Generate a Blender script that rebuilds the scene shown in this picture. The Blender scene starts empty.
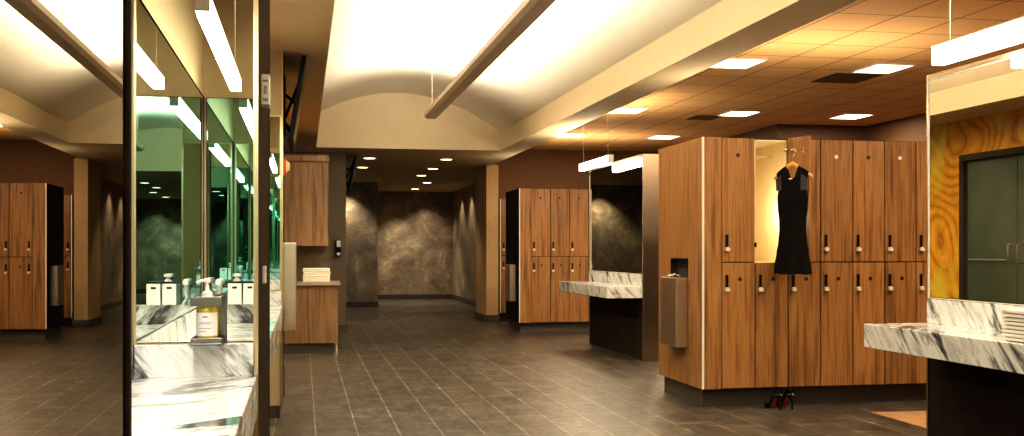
import bpy, bmesh, math, random
from mathutils import Vector, Matrix
random.seed(4)
C = bpy.context.scene.collection
SC = bpy.context.scene
PI = math.pi

# ------------------------------------------------------------------ materials
def newmat(name):
    m = bpy.data.materials.new(name); m.use_nodes = True
    nt = m.node_tree; nt.nodes.clear()
    out = nt.nodes.new('ShaderNodeOutputMaterial')
    b = nt.nodes.new('ShaderNodeBsdfPrincipled')
    nt.links.new(b.outputs[0], out.inputs[0])
    return m, nt, b
def noise(nt, vec, scale, detail=4, rough=.55, dist=0):
    n = nt.nodes.new('ShaderNodeTexNoise'); n.inputs['Scale'].default_value = scale
    n.inputs['Detail'].default_value = detail; n.inputs['Roughness'].default_value = rough
    n.inputs['Distortion'].default_value = dist
    if vec: nt.links.new(vec, n.inputs['Vector'])
    return n.outputs['Fac']
def ramp(nt, fac, stops):
    r = nt.nodes.new('ShaderNodeValToRGB'); e = r.color_ramp.elements
    while len(e) > 1: e.remove(e[-1])
    e[0].position = stops[0][0]; e[0].color = (*stops[0][1], 1)
    for p, c in stops[1:]:
        x = e.new(p); x.color = (*c, 1)
    nt.links.new(fac, r.inputs[0]); return r.outputs[0]
def pos(nt):
    return nt.nodes.new('ShaderNodeNewGeometry').outputs['Position']
def vmul(nt, v, s):
    n = nt.nodes.new('ShaderNodeVectorMath'); n.operation = 'MULTIPLY'
    nt.links.new(v, n.inputs[0]); n.inputs[1].default_value = s; return n.outputs[0]
def vdot(nt, v, s):
    n = nt.nodes.new('ShaderNodeVectorMath'); n.operation = 'DOT_PRODUCT'
    nt.links.new(v, n.inputs[0]); n.inputs[1].default_value = s; return n.outputs['Value']
def comb(nt, x, y, z):
    n = nt.nodes.new('ShaderNodeCombineXYZ')
    for i, q in enumerate((x, y, z)):
        if q is not None: nt.links.new(q, n.inputs[i])
    return n.outputs[0]
def mth(nt, op, a, b):
    n = nt.nodes.new('ShaderNodeMath'); n.operation = op
    for i, q in enumerate((a, b)):
        if hasattr(q, 'node'): nt.links.new(q, n.inputs[i])
        else: n.inputs[i].default_value = q
    return n.outputs[0]
def mix(nt, fac, a, b, mode='MIX'):
    n = nt.nodes.new('ShaderNodeMix'); n.data_type = 'RGBA'; n.blend_type = mode
    for s, q in ((n.inputs[0], fac), (n.inputs[6], a), (n.inputs[7], b)):
        if hasattr(q, 'node'): nt.links.new(q, s)
        elif isinstance(q, tuple): s.default_value = (*q, 1)
        else: s.default_value = q
    return n.outputs[2]
def bump(nt, b, h, s=.2, d=.01):
    n = nt.nodes.new('ShaderNodeBump'); n.inputs['Strength'].default_value = s; n.inputs['Distance'].default_value = d
    nt.links.new(h, n.inputs['Height']); nt.links.new(n.outputs[0], b.inputs['Normal'])
def setp(b, rough=.5, metal=0, color=None, **k):
    b.inputs['Roughness'].default_value = rough; b.inputs['Metallic'].default_value = metal
    if color: b.inputs['Base Color'].default_value = (*color, 1)
    for a, v in k.items(): b.inputs[a.replace('_', ' ')].default_value = v

def plain(name, color, rough=.5, metal=0, nz=.12, nscale=9, **k):
    m, nt, b = newmat(name); setp(b, rough, metal, color, **k)
    if nz:
        f = noise(nt, pos(nt), nscale, 5)
        lo = tuple(c*(1-nz) for c in color); hi = tuple(min(1, c*(1+nz)) for c in color)
        nt.links.new(ramp(nt, f, [(.3, lo), (.7, hi)]), b.inputs['Base Color'])
    return m

def wood(name, dark, mid, light, rough=.38, fx=20):
    m, nt, b = newmat(name); setp(b, rough)
    oi = nt.nodes.new('ShaderNodeObjectInfo')
    p = pos(nt)
    add = nt.nodes.new('ShaderNodeVectorMath'); add.operation = 'ADD'
    nt.links.new(p, add.inputs[0])
    cx = comb(nt, oi.outputs['Random'], oi.outputs['Random'], oi.outputs['Random'])
    nt.links.new(vmul(nt, cx, (3.1, 2.3, 7.0)), add.inputs[1])
    q = add.outputs[0]
    a = noise(nt, vmul(nt, q, (fx, fx, .9)), 1, 3, .5, .25)
    f = noise(nt, vmul(nt, q, (fx*5, fx*5, 2.2)), 1, 3, .6)
    g = mth(nt, 'ADD', mth(nt, 'MULTIPLY', a, .60), mth(nt, 'MULTIPLY', f, .40))
    col = ramp(nt, g, [(.34, dark), (.45, mid), (.53, light), (.60, mid), (.70, dark)])
    br = mth(nt, 'MULTIPLY_ADD', oi.outputs['Random'], .22)
    br.node.inputs[2].default_value = .89
    col = mix(nt, 1.0, col, comb(nt, br, br, br), 'MULTIPLY')
    nt.links.new(col, b.inputs['Base Color'])
    return m

M = {}
M['zebrano'] = wood('zebrano veneer', (.11, .044, .013), (.225, .103, .033), (.345, .172, .060))
M['zebrano_dim'] = wood('walnut veneer', (.085, .045, .020), (.15, .085, .038), (.22, .135, .065))
M['hanger_wood'] = plain('hanger wood', (.62, .33, .09), .35)

def marble():
    m, nt, b = newmat('white marble with grey streaks'); setp(b, .12)
    p = pos(nt)
    s = vdot(nt, p, (.62, -.62, .60)); t1 = vdot(nt, p, (.707, .707, 0)); t2 = vdot(nt, p, (.4, -.4, -.82))
    v = comb(nt, mth(nt, 'MULTIPLY', s, 11.0), mth(nt, 'MULTIPLY', t1, 2.2), mth(nt, 'MULTIPLY', t2, 2.2))
    a = noise(nt, v, .9, 12, .70, .5)
    c1 = ramp(nt, a, [(.36, (.03, .032, .035)), (.405, (.14, .145, .15)), (.43, (.40, .41, .41)), (.47, (.66, .67, .67)), (.50, (.84, .85, .84)), (.585, (.86, .87, .85)), (.605, (.45, .46, .46)), (.625, (.84, .85, .83)), (.68, (.40, .41, .41)), (.70, (.8, .8, .78))])
    v2 = comb(nt, mth(nt, 'MULTIPLY', s, 22.0), mth(nt, 'MULTIPLY', t1, 3), mth(nt, 'MULTIPLY', t2, 3))
    f = noise(nt, v2, 1.5, 6, .7, .4)
    c2 = ramp(nt, f, [(.36, (.45, .45, .45)), (.5, (1, 1, 1))])
    nt.links.new(mix(nt, .6, c1, c2, 'MULTIPLY'), b.inputs['Base Color'])
    return m
M['marble'] = marble()

def onyx():
    m, nt, b = newmat('golden onyx'); setp(b, .15)
    p = pos(nt)
    n1 = noise(nt, vmul(nt, p, (1, .8, .9)), .75, 1.5, .45, .3)
    w = mth(nt, 'FRACT', mth(nt, 'MULTIPLY', n1, 16.0), 0)
    c1 = ramp(nt, w, [(0, (.30, .12, .014)), (.12, (.45, .20, .02)), (.5, (.56, .28, .03)), (.92, (.44, .19, .018)), (1, (.30, .12, .014))])
    n2 = noise(nt, vmul(nt, p, (1, 1, .7)), 1.1, 2, .5, .8)
    n3 = noise(nt, vmul(nt, p, (1, 2.5, 2.5)), 2.2, 8, .7, 1.5)
    c1 = mix(nt, .5, c1, ramp(nt, n3, [(.35, (.6, .55, .5)), (.6, (1.25, 1.2, 1.1))]), 'MULTIPLY')
    c2 = mix(nt, ramp(nt, n2, [(.48, (0, 0, 0)), (.56, (.8, .8, .8))]), c1, (.56, .44, .05))
    nt.links.new(c2, b.inputs['Base Color'])
    return m
M['onyx'] = onyx()

def slate():
    m, nt, b = newmat('dark slate cladding'); setp(b, .42)
    p = pos(nt)
    a = noise(nt, p, 1.6, 10, .68, .8)
    c1 = ramp(nt, a, [(.3, (.11, .09, .065)), (.5, (.24, .195, .14)), (.6, (.36, .29, .205)), (.72, (.62, .52, .39))])
    v = noise(nt, vmul(nt, p, (1, 1, 1)), 3.2, 8, .75, 2.0)
    c2 = ramp(nt, v, [(.488, (1, 1, 1)), (.505, (2.6, 2.5, 2.4)), (.522, (1, 1, 1))])
    nt.links.new(mix(nt, .6, c1, c2, 'MULTIPLY'), b.inputs['Base Color'])
    bump(nt, b, a, .4, .02)
    return m
M['slate'] = slate()

def floor_mat():
    m, nt, b = newmat('brown stone plank tile'); b.inputs['Specular IOR Level'].default_value = .32
    p = pos(nt)
    sx = nt.nodes.new('ShaderNodeSeparateXYZ'); nt.links.new(p, sx.inputs[0])
    v = comb(nt, sx.outputs['Y'], mth(nt, 'ADD', sx.outputs['X'], -.09+3.05), None)
    br = nt.nodes.new('ShaderNodeTexBrick'); nt.links.new(v, br.inputs['Vector'])
    br.offset = .37; br.offset_frequency = 2
    br.inputs['Scale'].default_value = 1; br.inputs['Brick Width'].default_value = .61; br.inputs['Row Height'].default_value = .305
    br.inputs['Mortar Size'].default_value = .0040; br.inputs['Mortar Smooth'].default_value = .1
    br.inputs['Color1'].default_value = (.040, .034, .027, 1); br.inputs['Color2'].default_value = (.056, .048, .038, 1)
    br.inputs['Mortar'].default_value = (.26, .22, .17, 1)
    n = noise(nt, vmul(nt, p, (5.5, 3, 9)), 1, 9, .74, .8)
    c = ramp(nt, n, [(.34, (.35, .35, .35)), (.46, (.8, .8, .8)), (.56, (1.4, 1.38, 1.35)), (.68, (2.6, 2.55, 2.5))])
    n2 = noise(nt, vmul(nt, p, (14, 38, 9)), 1, 6, .7, .5)
    c = mix(nt, .8, c, ramp(nt, n2, [(.35, (.55, .55, .55)), (.5, (1, 1, 1)), (.68, (1.8, 1.75, 1.7))]), 'MULTIPLY')
    nt.links.new(mix(nt, .9, br.outputs['Color'], c, 'MULTIPLY'), b.inputs['Base Color'])
    r = ramp(nt, n2, [(.3, (.26, .26, .26)), (.7, (.50, .50, .50))])
    nt.links.new(r, b.inputs['Roughness'])
    bump(nt, b, br.outputs['Fac'], -.25, .003)
    return m
M['floor'] = floor_mat()

def tile_ceiling():
    m, nt, b = newmat('acoustic tile grid'); setp(b, .8)
    p = pos(nt)
    br = nt.nodes.new('ShaderNodeTexBrick')
    ad = nt.nodes.new('ShaderNodeVectorMath'); ad.operation = 'ADD'; nt.links.new(p, ad.inputs[0]); ad.inputs[1].default_value = (.13, .18, 0)
    nt.links.new(ad.outputs[0], br.inputs['Vector'])
    br.offset = 0; br.inputs['Scale'].default_value = 1; br.inputs['Brick Width'].default_value = .555; br.inputs['Row Height'].default_value = .64
    br.inputs['Mortar Size'].default_value = .010; br.inputs['Mortar Smooth'].default_value = .1
    br.inputs['Color1'].default_value = (.76, .46, .20, 1); br.inputs['Color2'].default_value = (.84, .52, .235, 1)
    br.inputs['Mortar'].default_value = (.26, .14, .06, 1)
    n = noise(nt, p, 40, 4); c = ramp(nt, n, [(.3, (.88, .88, .88)), (.7, (1.05, 1.05, 1.05))])
    nt.links.new(mix(nt, 1, br.outputs['Color'], c, 'MULTIPLY'), b.inputs['Base Color'])
    return m
M['tile'] = tile_ceiling()

M['plaster'] = plain('cream ceiling plaster', (.68, .56, .37), .8, nz=.03)
M['vault'] = plain('warm white vault plaster', (.78, .70, .54), .85, nz=.03)
M['lowceil'] = plain('brown painted soffit', (.62, .45, .25), .7, nz=.05)
M['tan'] = plain('tan painted wall', (.46, .30, .15), .7, nz=.05)
M['beige'] = plain('beige painted partition', (.54, .43, .26), .7, nz=.05)
M['brown'] = plain('brown painted wall', (.175, .085, .034), .7, nz=.06)
M['dark_brown'] = plain('dark brown painted wall', (.095, .045, .020), .7, nz=.06)
M['taupe'] = plain('taupe painted wall', (.13, .095, .060), .7, nz=.06)
M['darkpanel'] = plain('dark bronze laminate', (.034, .025, .019), .6, nz=.2, Specular_IOR_Level=.0)
M['base'] = plain('dark grey brown kick', (.060, .048, .038), .45, nz=.1)
M['black'] = plain('black lacquer', (.006, .006, .006), .5, nz=.1, Specular_IOR_Level=.1)
M['cavity'] = plain('unlit recess', (.012, .008, .006), .8, nz=.1)
M['cream'] = plain('cream locker lining', (.86, .72, .46), .55, nz=.04)
M['white'] = plain('white plastic', (.80, .79, .74), .35, nz=.02)
M['towel'] = plain('white terry towel', (.86, .83, .76), .95, nz=.06, nscale=160)
M['patch'] = plain('tan floor inlay', (.42, .25, .13), .45, nz=.2)
M['red'] = plain('red plastic', (.5, .015, .01), .4, nz=.05)
M['redsole'] = plain('red leather sole', (.42, .008, .02), .4, nz=.1)
M['yellow'] = plain('yellow lens', (.75, .55, .25), .3, nz=.1)
M['grey'] = plain('grey print', (.22, .22, .22), .6, nz=.1)
M['dress'] = plain('black jersey', (.006, .005, .005), .95, nz=.25, nscale=60, Specular_IOR_Level=.08)
M['lace'] = plain('grey beaded lace', (.020, .019, .019), .35, nz=.95, nscale=140)
M['lining'] = plain('silver insole', (.6, .58, .55), .3, nz=.1)
M['knob'] = plain('pale satin knob', (.82, .78, .70), .35, .3, nz=.03)
M['gunmetal'] = plain('dull grey steel', (.20, .195, .18), .3, 1, nz=.05)
M['chrome'] = plain('polished chrome', (.80, .78, .74), .16, 1, nz=.03)
M['disc'] = plain('dark number disc', (.05, .03, .02), .4, .6, nz=.1)
M['disc_light'] = plain('pale number disc', (.75, .68, .55), .4, .2, nz=.1)
M['brass'] = plain('brushed brass trim', (.80, .62, .36), .28, 1, nz=.06)
M['alu'] = plain('pale aluminium corner trim', (.95, .92, .84), .4, .1, nz=.04)
def brushed(name, col, rough):
    m, nt, b = newmat(name); setp(b, rough, 1, col)
    n = noise(nt, vmul(nt, pos(nt), (2, 2, 160)), 1, 3)
    c = ramp(nt, n, [(.3, tuple(q*.95 for q in col)), (.7, tuple(min(1, q*1.04) for q in col))])
    nt.links.new(c, b.inputs['Base Color']); return m
M['steel'] = brushed('brushed bronze steel', (.62, .53, .42), .34)
M['steel_end'] = brushed('warm brushed steel cladding', (.55, .42, .30), .25)
M['mirror'] = plain('silvered mirror glass', (.93, .96, .90), .0, 1, nz=0)
M['mirror_green'] = plain('green tinted mirror glass', (.38, .74, .72), .0, 1, nz=0)
M['mirror_side'] = plain('pale green mirror glass', (.80, .93, .90), .0, 1, nz=0)
M['mirror_clear'] = plain('clear mirror glass', (.88, .88, .82), .0, 1, nz=0)
M['mirror_mid'] = plain('grey tinted mirror glass', (.50, .50, .40), .0, 1, nz=0)
M['mirror_bronze'] = plain('bronze tinted mirror', (.40, .37, .29), .0, 1, nz=0)
def glassy():
    m, nt, b = newmat('green grey frosted glass'); setp(b, .12, 0, (.055, .068, .048))
    n = noise(nt, pos(nt), .8, 3); c = ramp(nt, n, [(.35, (.045, .058, .040)), (.7, (.085, .10, .072))])
    nt.links.new(c, b.inputs['Base Color']); return m
M['frost'] = glassy()
m, nt, b = newmat('yellow lotion'); setp(b, .12, 0, (.80, .62, .06)); b.inputs['Transmission Weight'].default_value = .35
n = noise(nt, pos(nt), 30, 2); nt.links.new(ramp(nt, n, [(.3, (.72, .56, .05)), (.7, (.85, .70, .10))]), b.inputs['Base Color']); M['lotion'] = m
def emis(name, col, s):
    m = bpy.data.materials.new(name); m.use_nodes = True; nt = m.node_tree; nt.nodes.clear()
    o = nt.nodes.new('ShaderNodeOutputMaterial'); e = nt.nodes.new('ShaderNodeEmission')
    e.inputs[0].default_value = (*col, 1); e.inputs[1].default_value = s
    nt.links.new(e.outputs[0], o.inputs[0]); return m
M['panel_lamp'] = emis('warm panel diffuser', (1, .80, .55), 7)
M['pendant_lamp'] = emis('white pendant diffuser', (1, .86, .62), 7)
M['down_lamp'] = emis('downlight lens', (1, .80, .50), 5)

# ------------------------------------------------------------------ mesh helpers
class MB:
    def __init__(s): s.v = []; s.f = []
    def add(s, vs, fs):
        o = len(s.v); s.v += [tuple(q) for q in vs]; s.f += [tuple(i+o for i in f) for f in fs]; return s
    def box(s, x0, x1, y0, y1, z0, z1):
        return s.add([(x0,y0,z0),(x1,y0,z0),(x1,y1,z0),(x0,y1,z0),(x0,y0,z1),(x1,y0,z1),(x1,y1,z1),(x0,y1,z1)],
                     [(0,3,2,1),(4,5,6,7),(0,1,5,4),(1,2,6,5),(2,3,7,6),(3,0,4,7)])
    def quad(s, a, b, c, d): return s.add([a,b,c,d], [(0,1,2,3)])
    def lathe(s, prof, c=(0,0,0), axis='Z', n=20):
        vs = []; fs = []
        for r, h in prof:
            for k in range(n):
                a = 2*PI*k/n; u, w = r*math.cos(a), r*math.sin(a)
                p = {'Z': (u, w, h), 'Y': (u, h, -w), 'X': (h, u, w)}[axis]
                vs.append((c[0]+p[0], c[1]+p[1], c[2]+p[2]))
        m = len(prof)
        for i in range(m-1):
            for k in range(n):
                k2 = (k+1) % n
                fs.append((i*n+k, i*n+k2, (i+1)*n+k2, (i+1)*n+k))
        fs.append(tuple(reversed(range(n)))); fs.append(tuple(range((m-1)*n, m*n)))
        return s.add(vs, fs)
    def tube(s, pts, r, n=10):
        pts = [Vector(p) for p in pts]; vs = []; fs = []
        up = Vector((0,0,1)); rr = r if isinstance(r, (list, tuple)) else [r]*len(pts)
        prev = None
        for i, p in enumerate(pts):
            t = (pts[min(i+1, len(pts)-1)] - pts[max(i-1, 0)]).normalized()
            if prev is None:
                a = t.cross(up) if abs(t.dot(up)) < .95 else t.cross(Vector((1,0,0)))
            else: a = prev - t*prev.dot(t)
            a.normalize(); prev = a; b = t.cross(a)
            for k in range(n):
                q = 2*PI*k/n; vs.append(p + (a*math.cos(q)+b*math.sin(q))*rr[i])
        m = len(pts)
        for i in range(m-1):
            for k in range(n):
                k2 = (k+1) % n; fs.append((i*n+k, i*n+k2, (i+1)*n+k2, (i+1)*n+k))
        fs.append(tuple(reversed(range(n)))); fs.append(tuple(range((m-1)*n, m*n)))
        return s.add(vs, fs)
    def prism(s, poly, y0, y1, axis='Y'):
        n = len(poly); f = {'Y': lambda a,b,t: (a,t,b), 'X': lambda a,b,t: (t,a,b), 'Z': lambda a,b,t: (a,b,t)}[axis]
        return s.add([f(a,b,y0) for a,b in poly]+[f(a,b,y1) for a,b in poly],
                     [tuple(range(n)), tuple(reversed(range(n, 2*n)))]+[(i, i+n, (i+1)%n+n, (i+1)%n) for i in range(n)])
    def loft(s, rings, cap=True):
        n = len(rings[0]); vs = [p for r in rings for p in r]; fs = []
        for i in range(len(rings)-1):
            for k in range(n):
                k2 = (k+1) % n; fs.append((i*n+k, i*n+k2, (i+1)*n+k2, (i+1)*n+k))
        if cap: fs.append(tuple(reversed(range(n)))); fs.append(tuple(range(len(vs)-n, len(vs))))
        return s.add(vs, fs)
    def build(s, name, mat, parent=None, bevel=0, smooth=False, seg=2, origin=None, sub=0):
        o0 = Vector(origin) if origin is not None else (rootloc(parent) if parent else Vector((0,0,0)))
        me = bpy.data.meshes.new(name)
        me.from_pydata([tuple(Vector(q)-o0) for q in s.v], [], s.f); me.update()
        bm = bmesh.new(); bm.from_mesh(me); bmesh.ops.recalc_face_normals(bm, faces=bm.faces)
        if smooth:
            for f in bm.faces: f.smooth = True
            for e in bm.edges:
                if len(e.link_faces) == 2 and e.calc_face_angle(0) > .7: e.smooth = False
        bm.to_mesh(me); bm.free()
        me.materials.append(mat)
        o = bpy.data.objects.new(name, me); C.objects.link(o)
        if parent: o.parent = parent
        elif origin is not None: o.location = o0
        if sub:
            q = o.modifiers.new('s', 'SUBSURF'); q.levels = sub; q.render_levels = sub
        if bevel:
            q = o.modifiers.new('b', 'BEVEL'); q.width = bevel; q.segments = seg; q.limit_method = 'ANGLE'; q.angle_limit = .7
        return o
def rootloc(o):
    l = Vector(o.location)
    while o.parent: o = o.parent; l = l + Vector(o.location)
    return l
def tag(o, label=None, cat=None, group=None, kind=None):
    if label: o['label'] = label
    if cat: o['category'] = cat
    if group: o['group'] = group
    if kind: o['kind'] = kind
    return o
def thing(name, label, cat, loc, group=None, kind=None, rz=0):
    o = bpy.data.objects.new(name, None); C.objects.link(o); o.location = loc; o.empty_display_size = .1
    o.rotation_euler.z = rz
    return tag(o, label, cat, group, kind)
def struct(name, mb, mat, label=None, cat=None, parent=None, bevel=0, smooth=False):
    o = mb.build(name, mat, parent, bevel=bevel, smooth=smooth)
    if not parent: tag(o, label, cat, None, 'structure')
    return o
def copy_tree(o, parent=None):
    c = o.copy(); C.objects.link(c)
    if parent: c.parent = parent
    for ch in list(o.children): copy_tree(ch, c)
    return c
def light(name, kind, loc, power, col=(1,.75,.45), rot=(0,0,0), size=None, spot=None, blend=.6, rad=.05):
    l = bpy.data.lights.new(name, kind); l.energy = power; l.color = col
    if kind == 'AREA':
        l.shape = 'RECTANGLE'; l.size, l.size_y = size
    if kind == 'SPOT': l.spot_size = spot; l.spot_blend = blend; l.shadow_soft_size = rad
    if kind == 'POINT': l.shadow_soft_size = rad
    o = bpy.data.objects.new(name, l); C.objects.link(o); o.location = loc; o.rotation_euler = rot
    return o

VX0 = -.15
HL, HT = 2.95, 3.30      # low ceiling, tiled ceiling
# ------------------------------------------------------------------ setting
struct('floor', MB().box(-.9, 9.0, -5, 30, -.1, 0), M['floor'], 'dark brown stone plank tile floor with pale joints', 'floor')
struct('trim_1', MB().box(4.63, 8.7, 3.0, 8.16, 0, .004), M['patch'], 'lighter tan floor inlay in front of the tall lockers', 'floor inlay')  # thin flat tan rectangle laid over the floor tiles
# walls
struct('wall_left', MB().box(-.9, -.6, -5, 9.4, 0, HL+.6), M['plaster'], 'cream wall behind the marble vanities', 'wall')
struct('wall_onyx', MB().box(-.9, -.45, 9.4, 9.9, 0, HL).box(-.9, -.45, 11.95, 14.05, 0, HL).box(-.9, -.45, 9.9, 11.95, 2.52, HL), M['onyx'], 'golden onyx wall around the glass doors', 'wall')
struct('wall_alcove', MB().box(-.9, .34, 14.85, 15.0, 0, 2.64).box(-.9, -.6, 14.05, 14.85, 0, HL), M['taupe'], 'taupe wall behind the towel cabinets', 'wall')
struct('wall_spur', MB().box(-.9, .69, 17.8, 19.4, 0, HL), M['taupe'], 'taupe wall end carrying the soap dispenser', 'wall')
struct('wall_stone', MB().box(-.9, 1.73, 25.5, 29.4, 0, HL), M['slate'], 'slate clad wall standing forward on the corridor side', 'wall')
struct('wall_back', MB().box(1.73, 4.4, 29.4, 29.7, 0, HL), M['slate'], 'dark slate wall closing the corridor end', 'wall')
struct('wall_right_stone', MB().box(4.06, 4.4, 20.9, 29.4, 0, HL), M['slate'], 'slate clad wall along the corridor', 'wall')
struct('wall_column', MB().box(3.37, 3.60, 19.8, 21.0, 0, HL).box(3.6, 4.4, 20.4, 21.0, 0, HL), M['tan'], 'tan column at the corridor mouth beside the lockers', 'column')
struct('wall_far', MB().box(3.5, 7.2, 20.35, 20.6, 0, HT), M['brown'], 'brown wall above the farthest lockers', 'wall')
struct('wall_far_side', MB().box(7.2, 7.4, 15.5, 20.6, 0, HT), M['dark_brown'], 'brown return wall behind the tall lockers', 'wall')
struct('wall_locker_room', MB().box(7.4, 8.9, 15.5, 15.7, 0, HT), M['dark_brown'], 'dark brown wall beyond the tall lockers', 'wall')
struct('wall_right', MB().box(8.7, 9.0, -5, 15.5, 0, HT), M['dark_brown'], 'brown wall at the side of the locker room', 'wall')
struct('wall_front', MB().box(-.9, 9.0, -5.2, -5, 0, 4), M['tan'], 'tan wall at the entrance end', 'wall')
# baseboards
struct('baseboard_back', MB().box(1.73, 4.06, 29.36, 29.4, 0, .13), M['base'], 'dark baseboard at the corridor end', 'baseboard')
struct('baseboard_stone', MB().box(.6, 1.75, 25.46, 25.5, 0, .13), M['base'], 'dark baseboard under the forward slate wall', 'baseboard')
struct('baseboard_right', MB().box(4.03, 4.06, 21, 29.4, 0, .13), M['base'], 'dark baseboard under the long slate wall', 'baseboard')
struct('baseboard_column', MB().box(3.34, 3.63, 19.77, 21.0, 0, .13), M['base'], 'dark base around the tan column', 'baseboard')
struct('baseboard_spur', MB().box(0, .72, 17.76, 19.4, 0, .13), M['base'], 'dark base under the taupe wall end', 'baseboard')
# ceilings
struct('ceiling_low', MB().box(-.9, 3.12, 17.0, 20.4, HL, HL+.9).box(-.9, 4.4, 20.4, 29.7, HL, HL+.9), M['lowceil'], 'low brown soffit with small downlights', 'ceiling')
struct('ceiling_left', MB().box(-.9, .185, -5, 16.97, HL, HL+.25).box(-.9, VX0-.002, -5, 16.97, HL+.25, HL+1), M['lowceil'], 'brown soffit over the vanity piers', 'ceiling')
def zv(x): return 3.83-.2207*(x-1.485)**2
def vault():
    n = 36; xs = [VX0+(3.12-VX0)*i/n for i in range(n+1)]
    bmv = MB()
    pts = [(x, zv(x)) for x in xs]
    prof = pts + [(3.12, 4.1), (VX0, 4.1)]
    bmv.prism(prof, -5, 17)
    return bmv
struct('ceiling_vault', vault(), M['vault'], 'shallow barrel vaulted ceiling washed with light', 'ceiling', smooth=True)
xs = [VX0+(3.12-VX0)*i/30 for i in range(31)]
struct('wall_tympanum', MB().prism([(x, zv(x)+.02) for x in xs]+[(3.12, HL), (VX0, HL)], 16.97, 17.0), M['plaster'], 'cream arched wall closing the vault', 'wall')
struct('trim_2', MB().box(.185, .2, -5, 16.97, HL-.002, 3.215), M['plaster'], 'cream fascia along the vault edge over the piers', 'fascia')
struct('ceiling_beam', MB().box(3.12, 3.5, -5, 20.4, HL, HT+.1).box(3.12, 3.5, -5, 17, HT, 4.0), M['plaster'], 'long cream ceiling beam between vault and tiles', 'beam')
struct('ceiling_tiles', MB().box(3.5, 9.0, -5, 20.6, HT, HT+.1), M['tile'], 'warm lit acoustic tile ceiling over the lockers', 'ceiling')

# glass doors in the onyx wall
d1 = thing('door_1', 'green glass double door in the onyx wall', 'door', (-.5, 10.9, 0), kind='structure')
MB().box(-.56, -.44, 9.9, 9.98, 0, 2.52).box(-.56, -.44, 11.87, 11.95, 0, 2.52).box(-.56, -.44, 9.98, 11.87, 2.44, 2.52).build('door_frame', M['darkpanel'], d1)
for (a, b) in ((9.985, 10.92), (10.93, 11.865)):
    lf = MB().box(-.53, -.50, a, b, .01, 2.435).build('glass_leaf', M['frost'], d1)
for yy, s in ((10.84, -1), (11.01, 1)):
    MB().tube([(-.50, yy, 1.20), (-.45, yy, 1.20), (-.435, yy, 1.22), (-.435, yy, 1.40), (-.45, yy, 1.42), (-.50, yy, 1.42)], .009).build('door_handle', M['gunmetal'], d1, smooth=True)
MB().tube([(-.47, 11.1, 1.235), (-.47, 11.8, 1.235)], .008).build('pull_rail', M['steel'], d1, smooth=True)

# ------------------------------------------------------------------ piers, mirrors, vanities on the left
MT = 2.28
def pier(y0, y1, label, side_mat, name='mirrored_partition', trim=None):
    t = thing(name, label, 'partition', (-.38, (y0+y1)/2, 0))
    MB().box(-.6, -.17, y0+.012, y1-.012, .10, HL).build('core', M['beige'], t)
    MB().box(-.6, -.185, y0+.02, y1-.02, 0, .10).build('kick_base', M['base'], t)
    MB().box(-.17, -.16, y0+.012, y1-.012, .10, HL).build('side_mirror' if side_mat in (M['mirror_bronze'],) else 'side_panel', side_mat, t)
    for y, tm in ((y0, trim or M['brass']), (y1-.012, M['darkpanel'])):
        MB().box(-.170, -.157, y, y+.012, .10, HL).build('corner_trim', tm, t)
    return t
p0 = pier(-1.6, 1.05, 'bronze mirror clad partition rising beside the nearest marble vanity', M['mirror_bronze'], trim=M['darkpanel'])
p1 = pier(3.92, 5.3, 'partition carrying the framed mirror above the nearest marble vanity', M['darkpanel'])
p2 = pier(8.8, 9.4, 'partition carrying the tilted television and steel bin', M['darkpanel'])

def wall_mirror(label, a, frame_mat=M['brass'], mat=M['mirror'], fr=.012, group=None):
    """a: dict plane 'X' or 'Y', at, range u0,u1, z0,z1, sign (direction it faces)"""
    pl, at, u0, u1, z0, z1, sg = a
    t = thing('wall_mirror', label, 'mirror', (at, (u0+u1)/2, z0) if pl == 'X' else ((u0+u1)/2, at, z0), group)
    def bx(mb, u0, u1, z0, z1, d0, d1):
        d0, d1 = sorted((at+sg*d0, at+sg*d1))
        return mb.box(d0, d1, u0, u1, z0, z1) if pl == 'X' else mb.box(u0, u1, d0, d1, z0, z1)
    bx(MB(), u0+fr, u1-fr, z0+fr, z1-fr, .001, .006).build('mirror_glass', mat, t)
    f = MB()
    bx(f, u0, u0+fr, z0, z1, .0, .010); bx(f, u1-fr, u1, z0, z1, 0, .010); bx(f, u0+fr, u1-fr, z1-fr, z1, 0, .010); bx(f, u0+fr, u1-fr, z0, z0+fr*.5, 0, .010)
    f.build('mirror_frame', frame_mat, t)
    return t
def left_bay(ya, yb, which):
    v = thing('marble_vanity', f'white marble vanity counter with grey streaks {which}', 'vanity', (-.38, (ya+yb)/2, 0))
    MB().box(-.598, -.16, ya+.001, yb-.001, .865, .905).box(-.185, -.16, ya+.001, yb-.001, .755, .865).build('countertop', M['marble'], v, bevel=.004)
    MB().box(-.575, -.172, yb-.022, yb-.002, .905, 1.02).box(-.575, -.172, ya+.002, ya+.022, .905, 1.02).box(-.598, -.578, ya+.002, yb-.002, .905, 1.02).build('backsplash', M['marble'], v, bevel=.002)
    MB().box(-.598, -.42, ya+.01, yb-.01, 0, .865).build('base_panel', M['darkpanel'], v)
    return v
left_bay(1.05, 3.92, 'under the nearest framed mirror')
left_bay(5.3, 8.8, 'between the second partition and the steel bin')
wall_mirror('brass framed mirror above the nearest marble counter, behind the lotion bottle', ('Y', 3.92, -.578, -.166, 1.02, MT, -1), fr=.007)
wall_mirror('brass framed mirror facing the lotion bottle across the nearest counter', ('Y', 1.05, -.578, -.17, 1.02, MT, 1), frame_mat=M['darkpanel'], mat=M['mirror_green'], fr=.003)
wall_mirror('long mirror along the side of the nearest counter', ('X', -.6, 1.055, 3.915, 1.02, MT, 1), frame_mat=M['darkpanel'], mat=M['mirror_side'], fr=.002)
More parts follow.
